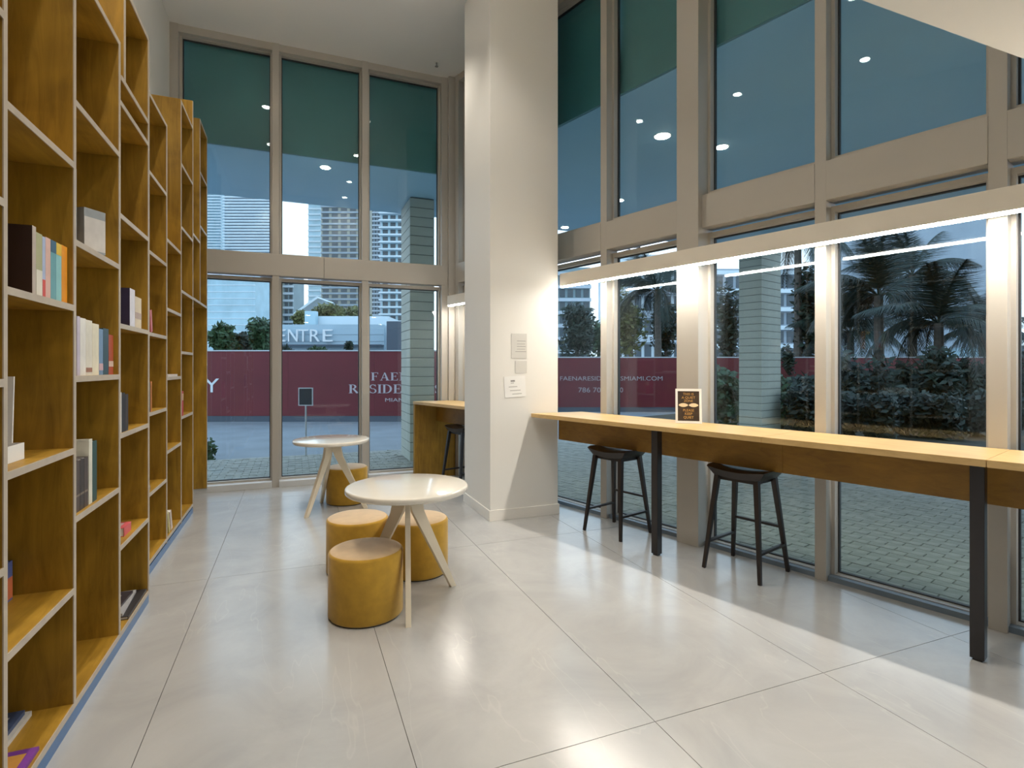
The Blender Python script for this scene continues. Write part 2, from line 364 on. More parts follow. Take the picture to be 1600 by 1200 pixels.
D = [1.63, 2.23, 2.825, 3.46, 4.075]         # uprights of the near case
h = T/2
def sh(a, b, zs): return [(D[a]+h, D[b]-h, z) for z in zs]
bookcase('bookcase', 'tall amber oak bookcase nearest the viewer, stepped top', X1, XW+.008,
    [(D[0], 0, 3.55), (D[1], 0, 3.55), (D[2], 0, 3.55), (D[3], 0, 3.235), (3.555, 3.07, 3.60), (D[4], 0, 3.60)],
    sh(0, 1, [.083, .86, 1.463, 2.04, 2.64, 3.53]) + sh(1, 2, [.083, .57, 1.16, 1.763, 2.365, 3.53]) + sh(2, 3, [.083, .865, 1.463, 2.045, 2.64, 3.235])
    + sh(3, 4, [.083, .545, 1.145, 1.735, 2.325, 2.93]) + [(3.49, D[4]-h, 3.07), (3.57, D[4]-h, 3.60)], [(D[0], D[4])])
Q = [4.60, 5.19, 5.80, 6.42, 6.875, 7.385]
def sq(a, b, zs): return [(Q[a]+h, Q[b]-h, z) for z in zs]
bookcase('bookcase', 'set-back amber oak bookcase beside the back window, with tall open niche', X2, XW+.008,
    [(Q[0], 0, 3.49), (Q[1], 0, 3.49), (Q[2], 0, 3.97), (Q[3], 0, 4.24), (Q[4], 2.225, 4.25), (Q[5], -.0, 4.25)],
    sq(0, 1, [.1, .59, 1.172, 1.755, 2.348, 2.925, 3.49]) + sq(1, 2, [.1, .812, 1.42, 1.992, 2.563]) + sq(2, 3, [.1, 1.045, 1.65, 2.22, 2.81, 3.395, 3.97])
    + sq(3, 4, [2.225, 2.89]) + sq(4, 5, [2.225, 3.08, 3.675, 4.25]), [(Q[0], Q[3])])

# ------------------------------------------------------------------ books
def book(y, th, hh, z, X, col, label, dp=.16, lean=0, band=None, group=None, back=.012, flat=False, rz=0):
    """y = near side of the book, spine towards the aisle at X-back; flat = lying down (th is the height)"""
    r = empty('book'); tag(r, label, 'book', group)
    c = bm_(col); t = .003
    cv = MB()
    if not flat:
        cv.box(-dp, 0, 0, t, 0, hh).box(-dp, 0, th-t, th, 0, hh).box(-t, 0, t, th-t, 0, hh)
        cv.build('cover', c, r); MB().box(-dp+.006, -t, t, th-t, .004, hh-.004).build('page_block', M['paper'], r)
        if band: MB().box(0, .0008, .001, th-.001, hh*band[1], hh*band[2]).build('spine_label', bm_(band[0]), r)
        r.location = (X-back, y, z); r.rotation_euler = (-lean, 0, rz)
    else:
        w = hh
        cv.box(-dp, 0, 0, w, 0, t).box(-dp, 0, 0, w, th-t, th).box(-t, 0, 0, w, t, th-t)
        cv.build('cover', c, r); MB().box(-dp+.006, -t, .004, w-.004, t, th-t).build('page_block', M['paper'], r)
        if band: MB().box(-dp*.8, -dp*.2, w*.2, w*.8, th, th+.0008).build('cover_print', bm_(band[0]), r)
        r.location = (X-back, y, z); r.rotation_euler = (0, 0, rz)
    return r
def yat(x, X):                              # y of the shelf front seen in image column x
    k = (x-800)/FPX; return X*(Fv.y + k*Rv.y)/(Fv.x + k*Rv.x)
g = 'books standing on the eye-level shelf of the nearest column'
zz = 1.763; XS = X1-.02
for p0, p1, hh, dp, col, band, lab in (
    (50, 56, .252, .22, (.035, .018, .016), ((.5, .42, .36), 0, 1), 'large dark brown hardback heading the row at eye level, nearest column'),
    (56.3, 66, .236, .19, (.42, .42, .22), ((.75, .72, .62), .02, .42), 'green and cream flowered book next to the large dark brown hardback'),
    (66.3, 71, .232, .18, (.42, .50, .72), ((.65, .06, .04), .02, .3), 'pale blue book with red foot between flowered book and pink book'),
    (71.3, 79, .236, .18, (.72, .45, .38), None, 'pink spined book left of the teal books, eye-level row'),
    (79.3, 87.5, .236, .18, (.12, .36, .42), ((.02, .10, .18), .8, 1), 'teal book with navy top band in the eye-level row'),
    (87.8, 96, .236, .17, (.25, .55, .58), ((.75, .5, .03), .8, 1), 'light teal book with yellow top beside the orange book'),
    (96.3, 105, .238, .17, (.85, .33, .015), None, 'bright orange book ending the eye-level row')):
    book(yat(p0, XS), yat(p1, XS)-yat(p0, XS), hh, zz, X1, col, lab, dp, 0, band, g, back=.02)
# second column, upper shelf
book(2.845, .028, .31, 2.045, X1, (.50, .58, .72), 'pale blue book half hidden at left end of the shelf above the white paperbacks', .2, 0, None, None, .01)
r = book(3.10, .11, .205, 2.045, X1, (.30, .33, .35), 'grey photo-covered book standing askew on the second column shelf', .19, 0, ((.58, .56, .54), .05, .8), None, .05, rz=-.55)
# second column, white books
g = 'paperbacks standing in the second column at horizon height'
for p0, p1, hh, col, band, lab in (
    (120.5, 125, .262, (.55, .50, .62), None, 'lilac white spined book at left end of the pale paperback row'),
    (125.3, 134, .258, (.78, .76, .72), None, 'thick white paperback in the pale row, second column'),
    (134.3, 144, .255, (.74, .70, .60), ((.35, .16, .10), .06, .14), 'cream paperback right of the thick white one'),
    (144.3, 154.5, .245, (.78, .72, .56), None, 'pale yellow paperback left of the blue book'),
    (154.8, 161, .225, (.16, .28, .46), ((.6, .4, .45), .1, .25), 'mid blue paperback next to the dark teal book'),
    (161.3, 169.5, .232, (.02, .07, .10), None, 'dark teal hardback near right end of pale row'),
    (169.8, 177, .205, (.42, .06, .015), ((.7, .5, .4), .2, .34), 'short red book ending the pale row')):
    book(yat(p0, XS), yat(p1, XS)-yat(p0, XS), hh, 1.463, X1, col, lab, .17, 0, band, g, back=.02)
# second column, lower
book(2.99, .034, .335, .865, X1, (.62, .58, .42), 'tall cream book standing behind the dark volumes', (.15), 0, None, None, .15)
for k in range(4):
    book(2.845+.052*k, .049, .225, .865, X1, (.045, .036, .034) if k % 2 == 0 else (.075, .055, .05),
         ['brown black volume at left end of the lower second-column shelf', 'brown ribbed volume, second of the four matching dark ones', 'brown black volume, third of the four matching dark ones', 'brown ribbed volume at right end of the four matching dark ones'][k], .11, 0, ((.2, .16, .12), .3, .34), 'set of matching dark volumes', .02)
book(3.06, .045, .30, .865, X1, (.70, .68, .58), 'thin cream book beside the dark green one on the lower second-column shelf', .2, 0, None, None, .02)
book(3.108, .06, .285, .865, X1, (.02, .07, .065), 'dark green book at right of the lower second-column shelf', .2, 0, None, None, .02)
# third column
book(3.665, .105, .215, 1.735, X1, (.035, .028, .07), 'navy purple hardback with white spine edge, third column', .19, 0, ((.72, .70, .78), .0, 1), None, .005)
book(3.80, .14, .185, 1.735, X1, (.70, .58, .40), 'thick cream paperback right of the navy purple hardback', .17, 0, ((.45, .32, .26), .3, .5), None, .01)
book(3.49, .04, .22, 1.145, X1, (.72, .70, .66), 'thin white book left of the black books, third column', .18, 0, None, None, .01)
book(3.533, .06, .215, 1.145, X1, (.02, .02, .022), 'thick black book on the third column shelf', .18, 0, None, None, .01)
book(3.596, .06, .205, 1.145, X1, (.035, .03, .03), 'charcoal book right of the thick black book', .18, 0, None, None, .01)
book(3.66, .05, .14, .545, X1, (.60, .10, .12), 'small red book lying on the low third-column shelf', .13, 0, ((.72, .5, .5), 0, 0), None, .03, True)
book(3.64, .018, .41, .083, X1, (.03, .028, .03), 'black glossy magazine at the bottom of the floor-level stack', .26, 0, None, 'magazines stacked on the bottom shelf', .006, True)
book(3.65, .016, .36, .1012, X1, (.60, .60, .62), 'white magazine in the middle of the floor-level stack', .22, 0, ((.12, .13, .3), 0, 0), 'magazines stacked on the bottom shelf', .035, True, rz=.05)
book(3.66, .014, .30, .1175, X1, (.06, .05, .06), 'dark magazine with pale stripes on top of the floor-level stack', .2, 0, ((.35, .33, .33), 0, 0), 'magazines stacked on the bottom shelf', .07, True, rz=-.04)
# nearest column, lower shelves
TY = yat(38, X1-.07); tw = TY-2.255
bx_ = empty('tray', (X1-.07, 2.255, 1.161)); tag(bx_, 'white open tray on the middle shelf of the nearest column', 'tray')
MB().box(-.24, 0, 0, tw, 0, .004).build('tray_base', M['paper'], bx_)
for q in ((-.24, 0, 0, .004), (-.24, 0, tw-.004, tw), (-.24, -.236, .004, tw-.004), (-.004, 0, .004, tw-.004)): MB().box(*q, .004, .06).build('tray_side', M['paper'], bx_)
brd = MB().box(-.16, 0, 0, .008, 0, .30).build('leaning_board', M['paper'], loc=(X1-.12, yat(18, X1-.12), 1.166)); brd.rotation_euler = (-.06, 0, 0)
tag(brd, 'white card leaning upright in the open tray', 'card')
book(2.715, .06, .155, .57, X1, (.10, .14, .36), 'small blue and orange book standing at the back of the low shelf, nearest column', .12, 0, ((.65, .18, .08), .05, .6), None, .19)
book(2.54, .02, .24, .083, X1, (.62, .61, .58), 'white book lying under another on the bottom shelf, nearest column', .20, 0, None, None, .13, True)
book(2.55, .018, .21, .1035, X1, (.05, .08, .17), 'navy book lying on the white one on the bottom shelf, nearest column', .16, 0, ((.5, .5, .5), 0, 0), None, .145, True)
book(2.37, .014, .15, .083, X1, (.20, .05, .32), 'purple and orange booklet lying at the front of the bottom shelf', .13, 0, ((.7, .35, .08), 0, 0), None, .015, True)
# far case
book(4.66, .05, .16, 1.755, X2, (.60, .14, .15), 'pink red book peeping out on upper shelf of the set-back case', .14, -.2, None, None, .0)
book(4.63, .05, .22, 1.172, X2, (.03, .06, .035), 'dark green book on the set-back case, first column', .15, 0, None, None, .01)
book(4.70, .03, .225, 1.172, X2, (.60, .22, .06), 'orange spined book beside the dark green one', .15, 0, None, None, .01)
book(4.63, .03, .15, .59, X2, (.25, .24, .22), 'grey book lying lowest of two on the set-back case low shelf', .15, 0, None, None, .03, True)
book(4.64, .03, .13, .621, X2, (.66, .64, .58), 'white book lying on the grey one, set-back case', .14, 0, None, None, .035, True)
book(5.25, .02, .40, 1.42, X2, (.66, .60, .56), 'white book lying flat along the second column of the set-back case', .16, 0, None, None, .005, True)
book(5.22, .03, .13, .812, X2, (.12, .11, .1), 'dark book lying in the second column of the set-back case', .15, 0, None, None, .03, True)
book(5.22, .02, .12, .843, X2, (.62, .6, .56), 'pale book lying on top of the dark one in the set-back case', .14, 0, None, None, .035, True)
book(5.33, .04, .19, .1, X2, (.55, .50, .20), 'olive book leaning on the bottom shelf of the set-back case', .13, -.35, None, None, .01)
book(5.43, .04, .18, .1, X2, (.72, .62, .58), 'pinkish white book leaning on the bottom shelf of the set-back case', .13, -.35, None, None, .01)
book(5.83, .06, .235, 1.045, X2, (.42, .02, .03), 'thick crimson book on the set-back case third column', .15, 0, None, None, .01)
book(5.895, .06, .23, 1.045, X2, (.50, .05, .05), 'red book with cream top label right of the crimson one', .15, 0, ((.7, .5, .3), .62, .9), None, .01)

# ------------------------------------------------------------------ round tables and ottomans
def round_table(c, ang, label):
    r = empty('round_table', (c[0], c[1], 0), ang); tag(r, label, 'table', 'white three-legged round tables')
    top = MB().lathe([(.355, .704), (.378, .706), (.387, .714), (.387, .736), (.382, .742), (.372, .744)], 64).build('tabletop', M['tabletop'], r); soften(top, 50)
    for k in range(3):
        a = 2*math.pi*k/3; d = Vector((math.cos(a), math.sin(a), 0)); p = Vector((-d.y, d.x, 0))
        mb = MB(); i = 0; t = .016                            # flat tapered board leg, splayed
        prof = [(.035, .704, .11), (.075, .56, .085), (.355, .0, .04)]
        for rr, z, w in prof:
            for sd in (-1, 1):
                for e in (0, 1): mb.v.append(tuple(d*(rr + (e-.5)*w) + p*(sd*t) + Vector((0, 0, z))))
        for j in range(2):
            b = j*4
            mb.f += [(b, b+1, b+5, b+4), (b+2, b+3, b+7, b+6), (b, b+2, b+6, b+4), (b+1, b+3, b+7, b+5)]
        mb.f += [(0, 1, 3, 2), (8, 9, 11, 10)]
        mb.build('leg', M['tableleg'], r, bevel=.002)
    hub = MB().lathe([(.07, .66), (.085, .704)], 24).build('hub', M['tableleg'], r)
    return r
c1 = (.672, 3.50)
round_table(c1, math.atan2(3.15-3.50, .621-.683), 'white round table in front, beside three ochre stools')
round_table((.36, 6.06), math.atan2(5.82-6.06, .113-.36), 'white round table near the back window')
def ottoman(x, y, label):
    r = empty('ottoman', (x, y, 0)); tag(r, label, 'pouf', 'ochre drum ottomans around the tables')
    R = .222
    soften(MB().lathe([(R-.012, 0), (R-.012, .008)], 48).build('base', M['black'], r))
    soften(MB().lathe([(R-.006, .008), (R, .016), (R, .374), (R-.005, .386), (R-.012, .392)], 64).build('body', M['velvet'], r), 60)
    soften(MB().lathe([(R-.012, .392), (R-.022, .397), (R-.05, .401), (.05, .404)], 64).build('lit_top', M['velvet_lit'], r), 60)  # top face of the same velvet, coloured as lit from above
    return r
ottoman(.404, 3.424, 'ochre drum ottoman nearest the viewer, in front of the table')
ottoman(.431, 4.175, 'ochre drum ottoman behind the nearest one')
ottoman(.84, 3.985, 'ochre drum ottoman seen between the front table legs')
ottoman(.54, 6.33, 'ochre drum ottoman under the table by the back window')

# ------------------------------------------------------------------ window counters
NF = -.558
def counter_poly(s0, s1, n0=NF, n1=-.008, ycut=None, ymin=None):
    pts = [W(n0, s0), W(n1, s0), W(n1, s1), W(n0, s1)]
    if ycut is not None:                     # end cut parallel to the pillar face
        for i, n in ((2, n1), (3, n0)):
            s = (ycut - (P0 + Nv*n).y) / Cv.y; pts[i] = W(n, s)
    if ymin is not None:
        for i, n in ((1, n1), (0, n0)):
            s = (ymin - (P0 + Nv*n).y) / Cv.y; pts[i] = W(n, s)
    return [(p.x, p.y) for p in pts]
ct = empty('bar_counter'); tag(ct, 'long oak window counter running from the pillar to the right edge', 'counter')
ZT = 1.040
for s0, s1, yc in ((.12, 0, 4.985), (-1.02, .117, None), (-3.4, -1.023, None)):
    MB().prism(counter_poly(s0, s1, ycut=yc), ZT-.038, ZT).build('countertop', M['counter'], ct, bevel=.002)
for s0, s1, yc in ((.12, 0, 4.985), (-3.38, .118, None)):
    MB().prism(counter_poly(s0, s1, -.265, -.237, yc), .765, ZT-.038).build('apron', M['apron'], ct)
for s in (1.018, -.975, -2.95):
    nsbox(-.505, -.445, s-.03, s+.03, .012, ZT-.038).build('leg', M['black'], ct, bevel=.003)
    nsbox(-.495, -.455, s-.02, s+.02, 0, .012).build('foot', M['black'], ct)
c2 = empty('bar_counter'); tag(c2, 'short oak window counter behind the pillar', 'counter')
MB().prism(counter_poly(0, 0, ycut=7.36, ymin=5.885), ZT-.038, ZT).build('countertop', M['counter'], c2, bevel=.002)
MB().prism(counter_poly(0, 0, -.265, -.237, 7.325, 5.885), .765, ZT-.038).build('apron', M['apron'], c2)
MB().prism(counter_poly(0, 0, NF+.005, -.01, 7.36, 7.325), 0, ZT-.038).build('end_panel', M['oak'], c2)

# framed sign on the counter
sg = empty('counter_sign', W(-.19, .915, ZT+.001), 0); tag(sg, 'small white framed notice with gold lettering standing on the counter', 'sign')
SGR = math.radians(-37)
sg.rotation_euler = (math.radians(-9), 0, SGR)
w_, h_ = .205, .285
for a in ((-w_/2, w_/2, 0, .02), (-w_/2, w_/2, h_-.02, h_)): MB().box(a[0], a[1], -.006, .006, a[2], a[3]).build('frame_rail', M['frame'], sg)
for x0, x1 in ((-w_/2, -w_/2+.018), (w_/2-.018, w_/2)): MB().box(x0, x1, -.006, .006, .02, h_-.02).build('frame_rail', M['frame'], sg)
MB().box(-w_/2+.018, w_/2-.018, -.001, .004, .02, h_-.02).build('notice', M['signdark'], sg)
for tx_, zz, sz in (('THIS IS', .232, .028), ('A QUIET', .203, .028), ('ZONE', .176, .026), ('PLEASE', .098, .028), ('KEEP', .070, .028), ('QUIET', .040, .028)):
    text('lettering', tx_, sz, M['gold'], sg, (0, -.0016, zz), depth=.0005)
for sx in (-1, 1):
    e = MB(); e.v = [(sx*.040 + .032*math.cos(a)*(1 if abs(math.cos(a)) < .9 else 1.15), -.0025, .150 + .016*math.sin(a)) for a in [2*math.pi*k/18 for k in range(18)]]
    e.v += [(x, -.001, z) for x, _, z in e.v]; e.f = [tuple(range(18)), tuple(range(35, 17, -1))] + [(k, (k+1) % 18, 18+(k+1) % 18, 18+k) for k in range(18)]
    e.build('eye_print', M['cream'], sg)
MB().bar((0, .005, .19), (0, .075, .025), .02, .02, ratio=.2).build('easel_strut', M['frame'], sg)

# bar stools
def bar_stool(x, y, label, rz=AC):
    r = empty('bar_stool', (x, y, 0), rz); tag(r, label, 'bar stool', 'dark wooden bar stools')
    seat = MB(); nx, ny = 10, 14                             # saddle seat, long axis along local y
    a, b = .178, .240
    for layer in (1, 0):
        for i in range(nx+1):
            for j in range(ny+1):
                u, v = 2*i/nx-1, 2*j/ny-1
                k = .90 + .10*math.sqrt(max(0, 1-abs(u)**2.5*.9))
                X_ = a*u*(1-.10*abs(v)**3); Y_ = b*v*(1-.08*abs(u)**3)
                zt = .755 + .022*v*v - .006*(1-u*u) - .014*max(0, abs(u)-.7)/.3 - .004*max(0, abs(v)-.85)/.15
                if layer == 0: X_ *= .86; Y_ *= .80; zt = .690 + .012*v*v
                seat.v.append((X_, Y_, zt))
    m = (nx+1)*(ny+1); id_ = lambda l, i, j: l*m + i*(ny+1) + j
    for i in range(nx):
        for j in range(ny):
            seat.f.append((id_(0,i,j), id_(0,i+1,j), id_(0,i+1,j+1), id_(0,i,j+1))); seat.f.append((id_(1,i,j), id_(1,i,j+1), id_(1,i+1,j+1), id_(1,i+1,j)))
    for i in range(nx):
        for j in (0, ny): seat.f.append((id_(0,i,j), id_(1,i,j), id_(1,i+1,j), id_(0,i+1,j)))
    for j in range(ny):
        for i in (0, nx): seat.f.append((id_(0,i,j), id_(0,i,j+1), id_(1,i,j+1), id_(1,i,j)))
    soften(seat.build('seat', M['stool'], r), 50)
    top = lambda sx, sy: Vector((sx*.125, sy*.15, .695)); bot = lambda sx, sy: Vector((sx*.205, sy*.215, 0))
    at = lambda sx, sy, z: bot(sx, sy).lerp(top(sx, sy), z/.695)
    for sx in (-1, 1):
        for sy in (-1, 1): MB().bar(bot(sx, sy), top(sx, sy), .024, .038).build('leg', M['stool'], r, bevel=.003)
    for sy in (-1, 1): MB().bar(at(-1, sy, .20), at(1, sy, .20), .026, .026, ratio=.7).build('stretcher', M['stool'], r, bevel=.002)
    MB().bar(at(1, -1, .33), at(1, 1, .33), .026, .026, ratio=.7).build('stretcher', M['stool'], r, bevel=.002)
    ap = MB()
    ap.box(-.12, .12, -.145, -.125, .665, .70).box(-.12, .12, .125, .145, .665, .70).box(-.12, -.10, -.125, .125, .665, .70).box(.10, .12, -.125, .125, .665, .70)
    ap.build('seat_rail', M['stool'], r)
    return r
bar_stool(2.735, 4.263, 'dark wooden saddle-seat bar stool next to the pillar')
bar_stool(3.105, 3.108, 'dark wooden saddle-seat bar stool right of the black counter leg')
bar_stool(1.985, 6.60, 'dark wooden bar stool half hidden behind the pillar')

# linear lamps above the counters
def linear_lamp(s0, s1, label):
    r = empty('linear_lamp'); tag(r, label, 'lamp', 'linear lamps over the counters')
    nsbox(-.215, -.115, s0, s1, 2.335, 2.465).build('housing', M['lampbody'], r, bevel=.003)
    nsbox(-.213, -.172, s0+.01, s1-.01, 2.323, 2.335).build('diffuser', M['diff'], r)
    n = max(2, int((s1-s0)/1.2))
    for k in range(n+1):
        s = s0+.1+(s1-s0-.2)*k/n; nsbox(-.115, 0, s-.02, s+.02, 2.38, 2.42).build('bracket', M['alu'], r)
linear_lamp(-3.3, 2.42, 'long pale linear lamp glowing above the main counter')
linear_lamp(3.45, 4.62, 'short linear lamp behind the pillar above the back counter')

# ------------------------------------------------------------------ downlights, sprinklers
def downlight(x, y, z, watts, label, size=.055, group='ceiling downlights', col=WARM, spread=100):
    r = empty('downlight', (x, y, z)); tag(r, label, 'downlight', group)
    soften(MB().lathe([(size+.02, -.004), (size+.02, 0)], 32).build('trim_ring', M['trimring'], r))
    soften(MB().lathe([(size, -.009), (size, -.004)], 32).build('lens', M['bulb'], r))
    L = bpy.data.lights.new('downlight_beam', 'SPOT'); L.energy = watts; L.color = col; L.spot_size = math.radians(spread); L.spot_blend = .7; L.shadow_soft_size = size
    o = bpy.data.objects.new('downlight_beam', L); COL.objects.link(o); o.parent = r; o.location = (0, 0, -.03)
    return r
rows = {-.42: [1.6, 2.73, 4.32, 5.85], 1.10: [1.6, 2.78, 4.36, 5.93]}
nm = ['nearest the viewer', 'second from the viewer', 'third from the viewer', 'nearest the back window']
for x, ys in rows.items():
    for k, yy in enumerate(ys):
        downlight(x, yy, ZC-.001, DOWNLIGHT_W, 'round recessed ceiling downlight in the row %s, %s' % ('by the bookcases' if x < 0 else 'over the tables', nm[k]))
for x, yy, lab in ((.3, .7, 'left of centre'), (1.9, .7, 'right of centre'), (3.3, .5, 'by the right window'), (.3, -1.6, 'far left behind'), (2.4, -1.6, 'far right behind')):
    downlight(x, yy, LOWZ-.001, LOWLIGHT_W, 'added unseen downlight in the low ceiling, %s' % lab, group='added low ceiling downlights')
def sprinkler(x, y, z, label):
    r = empty('sprinkler', (x, y, z)); tag(r, label, 'sprinkler')
    soften(MB().lathe([(.035, -.004), (.035, 0)], 20).build('escutcheon', M['trimring'], r))
    soften(MB().lathe([(.009, -.05), (.012, -.004)], 12).build('stem', M['sprink'], r)); soften(MB().lathe([(.022, -.056), (.022, -.05)], 16).build('deflector', M['sprink'], r))
sprinkler(1.75, 7.1, ZC-.001, 'small metal sprinkler head on the ceiling above the back window')

# notices on the pillar
def px_on_front(x, y, Y=4.999):
    d = Y / (Fv.y + (x-800)/FPX*Rv.y); return (Fv.x + (x-800)/FPX*Rv.x)*d, CAMZ - (y-HY)/FPX*d
def sheet(name, px0, px1, py0, py1, mat, label, cat, rot=0, thick=.003):
    x0, z1 = px_on_front(px0, py0); x1, z0 = px_on_front(px1, py1); w, h = x1-x0, abs(z1-z0)
    o = MB().box(-w/2, w/2, -thick, 0, -h/2, h/2).build(name, mat, loc=((x0+x1)/2, 4.9985, (z0+z1)/2)); o.rotation_euler = (0, rot, 0); tag(o, label, cat); return o, w, h
def lines(o, w, h, rows_, mat, thick=.003):
    for zf, a, b, t in rows_: MB().box(w*(a-.5), w*(b-.5), -thick-.0006, -thick, h*(zf-.5)-t/2, h*(zf-.5)+t/2).build('print_line', mat, o)
o, w, h_ = sheet('acrylic_notice', 799, 823, 521, 560, M['acrylic'], 'clear acrylic notice with grey text lines, highest on the pillar', 'notice')
lines(o, w, h_, [(.70, .35, .92, .005), (.58, .35, .88, .004), (.48, .35, .92, .005), (.37, .35, .88, .004), (.27, .25, .95, .005)], M['ink'])
o, w, h_ = sheet('card', 805, 823, 564, 583, M['acrylic'], 'small pale card below the acrylic notice on the pillar', 'card')
o, w, h_ = sheet('paper_notice', 788, 821, 588, 620, M['paper'], 'white paper notice taped to the pillar, lowest of the notices', 'notice', rot=math.radians(-3), thick=.004)
lines(o, w, h_, [(.78, .3, .5, .016), (.68, .3, .45, .005), (.5, .2, .6, .005), (.32, .25, .75, .005), (.15, .35, .8, .005)], M['ink'], .004)

# ================================================================== outside
GZ = -.02
struct(MB().box(-1500, 1500, -100, 1500, -.6, -.09).build('ground', M['road']), 'blue grey asphalt road beyond the windows', 'road')
# paved forecourt under the overhang, pieces laid as running bond along the glass
pv = struct(MB().prism([(-9, 7.66), (rx(7.66, .24), 7.66), (rx(-7, .24), -7), (rx(-7, 8.0), -7), (rx(10.2, 8.0), 10.2), (-9, 10.2)], -.3, GZ-.012).build('pavement', M['paver_far']), 'paved forecourt under the outdoor canopy', 'pavement')
pme = MB().box(-.0475, .0475, -.0965, .0965, -.03, 0).build('paver', M['paver'], pv, bevel=.004)
pmesh = pme.data; COL.objects.unlink(pme); bpy.data.objects.remove(pme)
cnt = 0; rest = MB()
cells = []
for i in range(0, 34):
    for j in range(-30, 46):
        n = .22+.05+.1*i; s = .2*j + (.1 if i % 2 else 0); p = W(n, s)
        if p.y > 10.1: continue
        d = p.dot(Fv); lat = p.dot(Rv)
        if d < 1 or abs(lat/d) > 1.1: continue
        cells.append((d, p))
seen = [c for c in cells]
seen.sort(key=lambda c: c[0])
for k, (d, p) in enumerate(seen):
    if k < 290:
        o = link('paver', pmesh, None, pv); o.location = (p.x, p.y, GZ + random.uniform(-.003, .002)); o.rotation_euler = (0, 0, AC)
    else:
        rest.box(-.0475, .0475, -.0965, .0965, -.03, 0, Matrix.Translation((p.x, p.y, GZ+random.uniform(-.003, .002))) @ Matrix.Rotation(AC, 4, 'Z'))
b2 = 0
for i in range(0, 24):
    for j in range(-14, 14):
        x = .2*j + (.1 if i % 2 else 0)+.1; y = 7.72+.1*i
        if y > 10.1 or loc_ns(x, y)[0] > .2: continue
        rest.box(x-.0965, x+.0965, y-.0475, y+.0475, -.03+GZ, GZ+random.uniform(-.003, .002))
st = rest.build('paver_field', M['paver'], pv); st['kind'] = 'stuff'
# overhang
sof = struct(MB().prism([(-9, YB+.24), (rx(YB+.24, .24), YB+.24), (rx(-7, .24), -7), (rx(-7, 8.0), -7), (rx(9.85, 8.0), 9.85), (-9, 9.85)], 4.27, 4.75).build('canopy_soffit', M['soffit_out']), 'pale blue canopy soffit outside above the windows', 'canopy')
for x, yy, sz, lab in ((.39, 7.95, .06, 'outside the back window'), (4.084, 5.38, .085, 'closest outside the right window'), (4.98, 5.37, .07, 'outside the upper right windows'), (4.99, 7.72, .07, 'outside past the pillar'), (4.955, 9.6, .07, 'at the far edge outside')):
    downlight(x, yy, 4.269, 12, 'round canopy downlight %s' % lab, sz, 'canopy downlights')
def clad_column(cx, cy, rz, wx, wy, label):
    r = empty('clad_column', (cx, cy, GZ), rz); tag(r, label, 'column', 'board-clad outdoor columns')
    MB().box(.006, wx-.006, .006, wy-.006, 0, 4.28).build('core', M['clad_j'], r)
    me = None; n = 28; ph = 4.28/n
    for k in range(n):
        if me is None: o = MB().box(0, wx, 0, wy, 0, ph-.012).build('cladding_board', M['clad'], r, bevel=.002); me = o.data
        else: o = link('cladding_board', me, None, r)
        o.location = (0, 0, k*ph)
clad_column(1.73, 8.80, 0, .40, .78, 'pale green grooved column outside the back window')
clad_column(9.08, 8.65, AC, .84, .50, 'pale grey grooved column outside the right window')
# board sign on a pole
s_ = empty('pole_sign', (.174, 10.02, -.09)); tag(s_, 'dark notice board on a thin pole standing outside the back window', 'sign'); s_.rotation_euler = (0, 0, -YAW)
soften(MB().lathe([(.17, 0), (.17, .012), (.03, .02)], 32).build('base', M['steel'], s_)); soften(MB().lathe([(.015, .02), (.015, .94)], 12).build('pole', M['steel'], s_))
MB().box(-.11, .11, -.012, .0, .945, 1.225).build('board', M['boarddark'], s_)
for q in ((-.125, .125, .93, .945), (-.125, .125, 1.225, 1.24), (-.125, -.11, .945, 1.225), (.11, .125, .945, 1.225)): MB().box(q[0], q[1], -.016, .006, q[2], q[3]).build('board_frame', M['steel'], s_)
